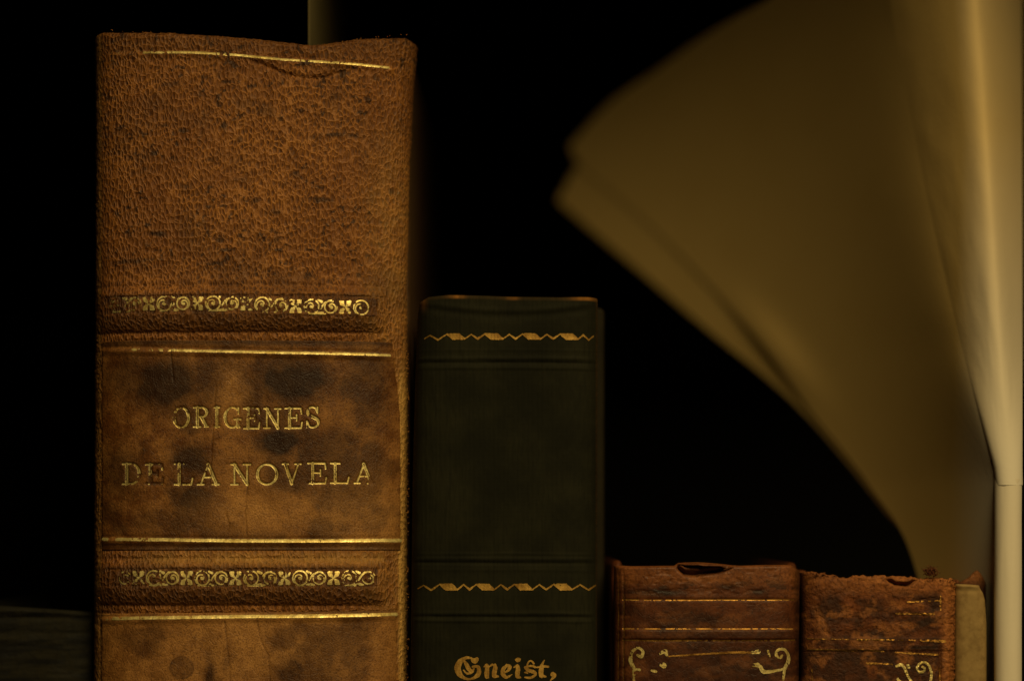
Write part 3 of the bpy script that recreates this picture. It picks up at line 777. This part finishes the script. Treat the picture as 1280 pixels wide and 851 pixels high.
for k, (x0, x1, y, w_, wr) in enumerate(A_LINES):
    foil('gilt_line', BRA, [np.stack([np.linspace(x0, x1, 24), y + 0.8*(fbm(np.linspace(0, 5, 24), np.zeros(24), 60+k, 2)-.5), np.full(24, w_)], -1)], M['gold_old'], bra, wr, seed=800+k, lift=0.06)
for x in (774, 780.5): foil('gilt_line', BRA, [np.array([(x, 728, .5), (x-.4, 858, .5)])], M['gold_old'], bra, 0.60, seed=810+int(x), lift=0.05)
def conv_a(sts): 
    out = []
    for st in sts:
        c = curved(st, 5) if len(st) > 2 else np.array(st, float)
        out.append(np.stack([ax(c[:, 0]), ay(c[:, 1]), c[:, 2]/4.923], -1))
    return out
SCL = [[(208, 880, 6), (212, 780, 11), (190, 715, 12), (200, 662, 9), (235, 636, 8), (264, 658, 8), (256, 690, 11), (232, 682, 8)], [(372, 672, 8), (400, 656, 13), (412, 680, 9)], [(380, 738, 14), (394, 746, 17)], [(225, 768, 7), (245, 772, 8)], [(320, 776, 7), (345, 782, 9)]]
SCR = [[(1128, 880, 6), (1140, 770, 9), (1162, 725, 12), (1164, 685, 10), (1140, 648, 8), (1104, 646, 8), (1086, 676, 9), (1108, 704, 9), (1124, 684, 7)], [(1146, 764, 7), (1090, 776, 8), (1012, 784, 12), (988, 752, 12)], [(945, 742, 10), (972, 742, 14)], [(1036, 655, 6), (1044, 690, 7)], [(940, 664, 9), (975, 660, 14)]]
foil('corner_scroll', BRA, conv_a(SCL), M['gold'], bra, 0.58, seed=820, lift=0.07)
foil('corner_scroll', BRA, conv_a(SCR), M['gold'], bra, 0.62, seed=822, lift=0.07)
foil('gilt_line', BRA, conv_a([[(425, 688, 5), (600, 676, 5), (830, 664, 7), (960, 666, 5)]]), M['gold_old'], bra, 0.44, seed=823, lift=0.07)
boards(bra, X_of(768), X_of(1000), Z_of(699), M['mahogany'], 0.0105, 0.100, 0.0022, 0.0003, Z_of(702))
pages(bra, X_of(772)+0.0025, X_of(996)-0.0025, Z_of(722), 0.009, 0.100)
# the lifted flap of leather at the torn head
u = np.linspace(0, 1, 34); v = np.linspace(0, 1, 9)
U, W = np.meshgrid(u, v)
fx = 846 + U*70 + 2*W; fy = np.interp(U, [0, .15, .4, .75, 1], [704, 702.5, 702.2, 704, 706]) + W*np.interp(U, [0, .12, .45, .8, 1], [0.6, 3.5, 4.5, 3, .5])
fd = 0.0006 - 0.0015*np.sin(W*1.9)*np.sin(U*math.pi)**0.7 - 0.0002*fbm(U*9, W*3, 5, 2)
P = np.stack([X_of(fx), fd, Z_of(fy)], -1)
fo = link('torn_flap', quads_mesh('torn_flap', P.reshape(-1, 3)-loc_of(bra), grid_quads(9, 34, True), {'stain_shade': 0.3*fbm(U*8, W*4, 8, 3).ravel(), 'wear': 0.7*fbm(U*9, W*5, 9, 3).ravel()}), M['mahogany'], bra)

# ------------------------------------------------------------------ 4. flaking red-brown book
brb = root_of('brown_leather_book', 'small red-brown leather book with flaking frayed head, beside the vellum strip', 'book', (X_of(1099), 0.06, ZSHELF), 'small brown leather books')
B_xl = curve([(690, 1004), (860, 1003), (2500, 1003)]); B_xr = curve([(700, 1199), (760, 1198), (860, 1197), (2500, 1197)])
_bt = curve([(1000, 716), (1015, 713.5), (1030, 716), (1050, 720.5), (1063, 721), (1072, 718), (1090, 720), (1110, 719), (1135, 720.5), (1150, 722), (1165, 722), (1180, 724), (1194, 723), (1200, 726)])
B_top = lambda px: _bt(px) + 5.0*(fbm(px/5.0, 0*px, 66, 4)-0.5)
def bx_(zx): return 980+zx/4.267
def by_(zy): return 680+zy/4.267
def brb_relief(px, py):
    f = fbm(px/9, py/7, 125, 4); g = fbm(px/26, py/18, 127, 4)
    r = 0.35*(f-0.5)*(1-0.55*sst(790, 812, py)) - 0.16*sst(0.5, 0.60, g)*(1-sst(785, 800, py))
    r = r + 0.18*(fbm(px/3, py/3, 129, 3)-0.5)
    c = np.interp(px, [1105, 1120, 1135, 1150], [722, 730, 731, 722]); m = sst(1106, 1112, px)*(1-sst(1142, 1150, px))
    r = r + m*(0.6*np.exp(-((py-c+5)/3.5)**2) - 0.9*np.exp(-((py-c)/2.4)**2))
    r = r + 0.5*np.exp(-((px-1186)/6)**2)
    r = r + 0.22*sst(795, 798, py)*(1-sst(811, 814, py))
    r = r - 0.3*np.exp(-((px-1176)/1.6)**2)*sst(800, 812, py)
    return r
BRB = Spine(B_xl, B_xr, B_top, 7.0, 4.5, 0.0005, brb_relief, 7, 26)
def brb_stain_shade(px, py):
    f = fbm(px/10, py/8, 135, 4); g = fbm(px/28, py/20, 137, 4)
    v = 0.75*sst(0.34, 0.66, g)*sst(732, 748, py)*(1-sst(1172, 1182, px))
    v = np.maximum(v, 0.75*sst(800, 816, py)*(1-sst(1168, 1178, px))*(0.55+0.6*f)*(1-0.8*sst(0.55, 0.63, fbm(px/12, py/22, 141, 3))))
    c = np.interp(px, [1105, 1120, 1135, 1150], [722, 730, 731, 722]); m = sst(1106, 1112, px)*(1-sst(1142, 1150, px))
    v = np.maximum(v, m*np.exp(-((py-c)/2.2)**2))  # shade in the torn groove, painted dark
    v = np.maximum(v, 0.8*(1-sst(1004, 1012, px)))  # darker towards the left edge
    v = np.maximum(v, 0.9*np.clip(gauss(px, py, 1160, 776, 22, 6, -.3)*1.6*(0.4+f), 0, 1))
    v = np.maximum(v, 0.9*np.clip(gauss(px, py, 1155, 809, 20, 3)*1.6*(0.5+f), 0, 1))
    for x in np.arange(728, 851, 4.5): v = np.maximum(v, 0.85*gauss(px, py, 1193, x, 2.2, 0.9, -.3))
    return np.clip(v, 0, 1)
def brb_wear(px, py):
    f = fbm(px/7, py/6, 145, 4)
    v = 1.0*(1-sst(726, 750, py))*(0.15+f)*(0.55+0.45*sst(1030, 1090, px)) + 1.0*sst(1174, 1184, px)*(0.3+0.8*f)
    v = np.maximum(v, 0.5*sst(0.52, 0.70, fbm(px/16, py/12, 149, 4)))
    v = np.maximum(v, 0.7*np.clip(gauss(px, py, 1028, 780, 5, 22, -.35)*1.4*(0.3+f), 0, 1))
    return np.clip(v, 0, 1)
def brb_edge(P, XI): return 0.0007*(fbm(P[..., 2]*2600, P[..., 1]*900, 155, 3)-0.5)*np.clip(XI, 0, 1)**5
BRB.build('spine', M['red_suede'], brb, 230, rows_for(BOTTOM, 870, 721, 0.85), {'stain_shade': brb_stain_shade, 'wear': brb_wear}, brb_edge)
def conv_b(sts, ox=1080, oy=790, sc=9.846):
    out = []
    for st in sts:
        c = curved(st, 5) if len(st) > 2 else np.array(st, float)
        out.append(np.stack([ox+c[:, 0]/sc, oy+c[:, 1]/sc, c[:, 2]/sc], -1))
    return out
foil('corner_scroll', BRB, conv_b([[(560, 700, 12), (790, 640, 14), (834, 530, 15), (812, 425, 15), (750, 366, 13), (690, 382, 13), (655, 432, 14), (682, 482, 14), (732, 480, 14), (752, 442, 13), (722, 424, 16)],
    [(400, 412, 16), (465, 398, 20), (512, 460, 17), (545, 540, 15), (592, 605, 15), (640, 660, 12)], [(540, 405, 18), (556, 430, 18)], [(420, 575, 16), (436, 600, 22)]]), M['gold'], brb, 0.46, seed=900, lift=0.09)
for k, (st, wr) in enumerate([([(-60, 210, 8), (240, 230, 10)], .40), ([(390, 246, 9), (620, 258, 10), (915, 272, 11)], .40), ([(36, 378, 12), (240, 382, 10), (350, 392, 8)], .34), ([(700, 104, 7), (1010, 116, 8)], .52), ([(938, 440, 9), (942, 700, 9)], .42)]):
    foil('gilt_line', BRB, conv_b([st]), M['gold_old'], brb, wr, seed=910+k, lift=0.08)
for k, (st, wr) in enumerate([([(660, 306, 4), (840, 300, 4)], .70), ([(600, 368, 4), (800, 371, 6)], .42), ([(130, 503, 2.5), (860, 512, 3.5)], .78), ([(130, 560, 4), (390, 566, 5)], .52), ([(838, 275, 3), (838, 350, 4)], .5), ([(150, 640, 3), (155, 760, 3)], .6)]):
    foil('gilt_line', BRB, conv_b([st], 980, 680, 4.267), M['gold_old'], brb, wr, seed=930+k, lift=0.08)
boards(brb, X_of(1004), X_of(1194), Z_of(712), M['red_suede'], 0.0105, 0.100, 0.0022, 0.0002, Z_of(722))
pages(brb, X_of(1008)+0.0025, X_of(1190)-0.0025, Z_of(738), 0.009, 0.100)
fs = []
rng = np.random.default_rng(23)
for k in range(130):
    x = rng.uniform(1010, 1197); fs.append((pt(x, float(B_top(np.array(x)))+3, .001), (rng.uniform(-.8, .8), -.4, 1), rng.uniform(.0003, .0009), .6))
for k in range(80):
    fs.append((pt(1194+rng.uniform(-2, 0), rng.uniform(724, 851), .003), (1, -.8, rng.uniform(-.7, .7)), rng.uniform(.0002, .0006), .5))
fibres('frayed_fibres', fs, M['red_suede'], brb, 0.00007)
fs = []
for k in range(70):
    a = rng.uniform(0, 6.28); fs.append((pt(1164+rng.normal(0, 2.5), 715.5+rng.normal(0, 2.0), rng.uniform(0, .002)), (math.cos(a)*.6, -.2, 0.9+.4*math.sin(a)), rng.uniform(.001, .0022), .75))
fibres('leather_tuft', fs, M['red_suede'], brb, 0.00013, 9)

# ------------------------------------------------------------------ 5. narrow vellum book
vel = root_of('vellum_book', 'narrow cream vellum spine with rounded shoulder and brown leather edge', 'book', (X_of(1218), 0.05, ZSHELF))
V_xl = curve([(700, 1196), (2500, 1196)]); V_xr = curve([(728, 1226), (736, 1232), (750, 1236), (780, 1238), (2500, 1238)])
V_top = curve([(1190, 731), (1200, 729.5), (1215, 730), (1226, 731), (1238, 735)])
def vel_relief(px, py):
    return 0.25*(fbm(px/12, py/14, 225, 4)-0.5) - 0.15*np.exp(-((py-738)/3)**2) + 0.15*np.exp(-((py-731)/3)**2)
VEL = Spine(V_xl, V_xr, V_top, 4.0, 3.5, 0.0025, vel_relief, 6, 16)
VEL.build('spine', M['vellum'], vel, 60, rows_for(BOTTOM, 870, 730, 1.2))
def hood(P, XI): return 0
E_xl = curve([(600, 1200), (2500, 1200)]); E_xr = curve([(600, 1243), (2500, 1243.5)])
E_top = curve([(1195, 730), (1208, 727), (1218, 722), (1226, 714), (1230, 712), (1235, 717), (1244, 732)])
HOOD = Spine(E_xl, E_xr, E_top, 4.0, 3.0, 0.0080, lambda px, py: 0.3*(fbm(px/6, py/6, 235, 3)-0.5), 6, 24)
HOOD.build('leather_edge', M['red_suede'], vel, 50, rows_for(BOTTOM, 870, 721, 1.4), {'stain_shade': lambda px, py: 0.5 + 0.3*fbm(px/8, py/8, 4, 3), 'wear': lambda px, py: 0.5*(1-sst(720, 736, py))})
boards(vel, X_of(1199), X_of(1241), Z_of(724), M['red_suede'], 0.0100, 0.090, 0.0015, 0.0, bev=0.0006)
pages(vel, X_of(1201)+0.0015, X_of(1239)-0.0017, Z_of(742), 0.009, 0.088)

# ------------------------------------------------------------------ 6. paper-covered pamphlet with drooping leaves
pam = root_of('paper_pamphlet', 'pale paper-wrapped pamphlet with split spine and big curling leaves drooping left', 'pamphlet', (X_of(1261), 0.05, ZSHELF))
def sheet(name, P, mat, thick=0.00018, light_tone=1.0):
    nr, nc = P.shape[:2]
    V = P.reshape(-1, 3) - loc_of(pam)
    o = link(name, quads_mesh(name, V, grid_quads(nr, nc), {'light_tone': np.full(len(V), light_tone)}), mat, pam)
    md = o.modifiers.new('thickness', 'SOLIDIFY'); md.thickness = thick; md.offset = 0; md.use_rim = False
    return o
def resample(poly, n):
    poly = np.asarray(poly, float); d = np.r_[0, np.cumsum(np.hypot(*np.diff(poly[:, :2], axis=0).T))]
    t = np.linspace(0, d[-1], n); return np.stack([np.interp(t, d, poly[:, k]) for k in range(poly.shape[1])], -1)
def coons(bottom, right, top, left, n):
    """bottom: left->right, top: left->right, left: bottom->top, right: bottom->top; (px,py,depth mm)"""
    b, t_, l, r = (resample(smoothpoly(c, 10), n) for c in (bottom, top, left, right))
    u = np.linspace(0, 1, n)[None, :, None]; v = np.linspace(0, 1, n)[:, None, None]
    return ((1-v)*b[None] + v*t_[None] + (1-u)*l[:, None] + u*r[:, None]
            - ((1-u)*(1-v)*b[0] + u*(1-v)*b[-1] + (1-u)*v*t_[0] + u*v*t_[-1]))
f_l = lambda py: np.where(np.asarray(py, float) < 601, 1112 + 0.17*np.asarray(py, float) + 0.00009*np.asarray(py, float)**2, 1246.7)
f_m = curve([(-150, 1206), (0, 1217), (200, 1232), (400, 1245), (601, 1261.5)])
rr = 16.3*S
def flap_depth(px, py, u):
    """the leaf's rolled margin: a rounded ridge facing out, falling back on both sides, closing to the spine's roll at the split"""
    op = np.clip((601-py)/600, 0, 1.3); m = f_m(py); a = np.abs(u)
    arcd = rr*1.05*(1-np.sqrt(np.maximum(1-np.minimum(a, 0.995)**2, 0)))
    wd = np.abs(px-m)*S; hw = 0.0024
    bend = (np.sqrt(wd*wd+hw*hw)-hw)*np.where(u < 0, 1.2, 2.9) + np.where(u < 0, 0, 200*wd**2)
    mixf = sst(0.0, 0.30, op)
    return 0.0030 - rr*1.05 + arcd*(1-mixf) + bend*mixf + 0.0004*(fbm(py/50, u*3, 12, 3)-0.5)*mixf
pr = np.r_[np.linspace(1165, 640, 14), 601.0, np.linspace(590, -150, 40)]
dr = np.array([float(flap_depth(np.array(f_l(p)), np.array(p), np.array(-1.0))) for p in np.minimum(pr, 600.9)])*1000
RIGHT1 = [(float(f_l(p)), float(p), float(d)) for p, d in zip(pr, np.where(pr > 601, 6.0, np.maximum(dr, 4.0)))]
LEAF1 = coons([(1195, 1150, 40), (1220, 1160, 20), RIGHT1[0]], RIGHT1,
              [(712, 183, 92), (765, 127, 92), (821, 88, 88), (868, 54, 84), (915, 25, 80), (962, -1, 70), (1030, -50, 56), RIGHT1[-1]],
              [(1195, 1150, 40), (1178, 880, 46), (1140, 695, 54), (1090, 611, 62), (1052, 561, 66), (1020, 522, 69), (985, 474, 73), (945, 421, 76), (875, 344, 83), (792, 264, 89), (728, 210, 91.5), (712, 183, 92)], 120)
LEAF2 = coons([(1200, 1150, 43), (1220, 1160, 25), (1240, 1165, 14)], [(1240, 1165, 14), (1240, 800, 14), (1235, 500, 18), (1200, 300, 26), (1160, 100, 28), (1120, -120, 32)],
              [(697, 251, 93.5), (735, 196, 95), (850, 115, 92), (960, 40, 84), (1030, -30, 62), (1120, -120, 32)],
              [(1200, 1150, 43), (1190, 880, 49), (1165, 715, 57), (1110, 645, 65), (1058, 578, 68), (1008, 520, 71), (960, 474, 78), (880, 408, 82), (800, 339, 90), (735, 284, 93), (697, 251, 93.5)], 90)
EDGE_D = lambda py: 16.6 - 0.0225*py
f_ref = lambda py: np.where(py > 601, 1246.7 + 0.25*(py-601), f_l(py))
def fold(px, py):
    # soft valley between the rolled margin and the flat of the leaf
    t = (f_ref(py)-px)*S*1000.0; w_ = 4.2*np.clip((600-py)/450, 0.06, 1)
    return 1.0*w_*np.logaddexp(0, t/w_)
def leaf_depth(px, py):
    t = np.maximum(f_ref(py)-px, 0)*S*1000.0
    pq = np.minimum(py, 590.0)
    own = (np.interp(pq, pr[::-1], dr[::-1])-EDGE_D(pq))*(1-sst(560, 720, py))*np.exp(-t/6)
    return EDGE_D(py) + own + 1.1*t + fold(px, py) - 0.0090*t*t - 0.15*(py-250)*S*1000.0*t/(t+14)
LEAF1[..., 2] = leaf_depth(LEAF1[..., 0], LEAF1[..., 1])
LEAF2[..., 2] = leaf_depth(LEAF2[..., 0], LEAF2[..., 1]) + 0.5 + 6*sst(0.25, 0.6, np.linspace(0, 1, 90))[None, :]
n = LEAF1.shape[0]
uu = np.linspace(0, 1, n)[None, :]; vv = np.linspace(0, 1, n)[:, None]
d1 = LEAF1[..., 2] + 0.15*(fbm(uu*3+0*vv, vv*3+0*uu, 240, 2)-0.5)*np.minimum(1, 4*(1-uu))
d1 = d1 - 1.3*gauss(LEAF1[..., 0], LEAF1[..., 1], 968, 436, 70, 22, 0.87)     # the lower free edge curls forward
LP = np.stack([LEAF1[..., 0], LEAF1[..., 1], d1], -1)
# the rolled margin continues each row above the split to the right
UF = np.r_[np.linspace(-1, 0, 26)[1:], np.linspace(0, 1, 20)[1:]][None, :]
PYF = np.minimum(LEAF1[:, -1:, 1] + 0*UF, 600.9)
l_, m_ = f_l(PYF), f_m(PYF)
PXF = np.where(UF < 0, m_ + UF*(m_-l_), m_ + UF*(1277.5-m_))
FP = np.stack([PXF, PYF, flap_depth(PXF, PYF, UF+0*PYF)*1000 + fold(PXF, PYF)*sst(601, 540, PYF)], -1)
above = LEAF1[:, -1, 1] < 600.5
k0 = int(np.argmax(above)); FP[k0, :, 1] = 606.0; FP[k0, :, 0] = f_m(601)+UF[0]*16.3; FP[k0, :, 2] = 3.0 - rr*1050*np.sqrt(1-np.minimum(np.abs(UF[0]), .995)**2) - 0.05
FP[k0+1:, :, 2] -= 0.05*np.exp(-(600-FP[k0+1:, :, 1])/70)
FULL = np.concatenate([LP, FP], 1)
d0 = FULL[..., 2]
P = back(FULL[..., 0], FULL[..., 1], d0/1000.0)
nr, nc = P.shape[:2]
q = grid_quads(nr, nc).reshape(nr-1, nc-1, 4)
keep = np.ones((nr-1, nc-1), bool); keep[~(above[:-1] & above[1:]), n-1:] = False; keep[k0:k0+2, n-1] = False
light_tone = np.clip(0.85*np.clip((590-FULL[..., 1])/430, 0, 1) + sst(8, 80, f_m(FULL[..., 1])-FULL[..., 0]), 0, 1)  # painted light: paper turns from pale to golden up the roll and leftwards
o = link('rolled_leaf', quads_mesh('rolled_leaf', P.reshape(-1, 3)-loc_of(pam), q[keep], {'light_tone': light_tone}), M['paper'], pam)
md = o.modifiers.new('thickness', 'SOLIDIFY'); md.thickness = 0.0002; md.offset = 0; md.use_rim = False
n2 = LEAF2.shape[0]
uu = np.linspace(0, 1, n2)[None, :]; vv = np.linspace(0, 1, n2)[:, None]
d2 = LEAF2[..., 2] + 0.15*(fbm(uu*3+0*vv, vv*3+0*uu, 240, 2)-0.5)*np.minimum(1, 4*(1-uu))
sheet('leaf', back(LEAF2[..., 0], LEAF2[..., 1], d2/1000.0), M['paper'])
# rolled paper wrapper round the spine, then its split flap
nr, nc = 60, 40
py = np.linspace(598, 1640, nr)[::-1]; A = np.radians(np.linspace(-105, 105, nc))
PY, AA = np.meshgrid(py, A, indexing='ij')
cx = X_of(1263.0)
P = np.stack([cx + rr*np.sin(AA) + 0.00012*(fbm(PY/60, AA, 3, 3)-.5), 0.00313 - rr*1.05*np.cos(AA) + 0.0002*(fbm(PY/40, AA*2, 6, 3)-.5), Z_of(PY)], -1)
P[..., 2] = np.maximum(P[..., 2], ZSHELF+0.0004)
sheet('spine_wrapper', P, M['paper'], 0.0003, 0.12)
box_part('page_block', (X_of(1250), 0.034, ZSHELF+0.001), (X_of(1268), 0.105, Z_of(-60)), M['pages'], pam, 0.0004, 1)

# ------------------------------------------------------------------ 7. dark book at the far left
lef = root_of('dark_green_book', 'dim greenish-black book with scuffed spine, left of the large tan book', 'book', (X_of(30), 0.08, ZSHELF))
L_xl = curve([(0, -75), (2500, -75)]); L_xr = curve([(0, 112), (2500, 114)])
L_top = curve([(-80, 757), (0, 758), (60, 762), (100, 765), (115, 768)])
def lef_relief(px, py): return 0.5*(fbm(px/45, py/8, 325, 4)-0.5) - 0.4*np.exp(-((py-773)/3)**2) + 0.4*np.exp(-((py-764)/4)**2)
LEF = Spine(L_xl, L_xr, L_top, 6.0, 3.5, 0.011, lef_relief, 10, 24)
LEF.build('spine', M['old_green'], lef, 120, rows_for(BOTTOM, 880, 762, 1.3), {'stain_shade': lambda px, py: sst(0.45, 0.62, fbm(px/50, py/9, 335, 4)), 'wear': lambda px, py: 0.8*sst(0.55, 0.7, fbm(px/40, py/12, 345, 4))*(px*0+1)})
boards(lef, X_of(-75), X_of(114), Z_of(757), M['old_green'], 0.0195, 0.120, 0.003, 0.0003)
pages(lef, X_of(-70)+0.003, X_of(109)-0.003, Z_of(775), 0.018, 0.118)
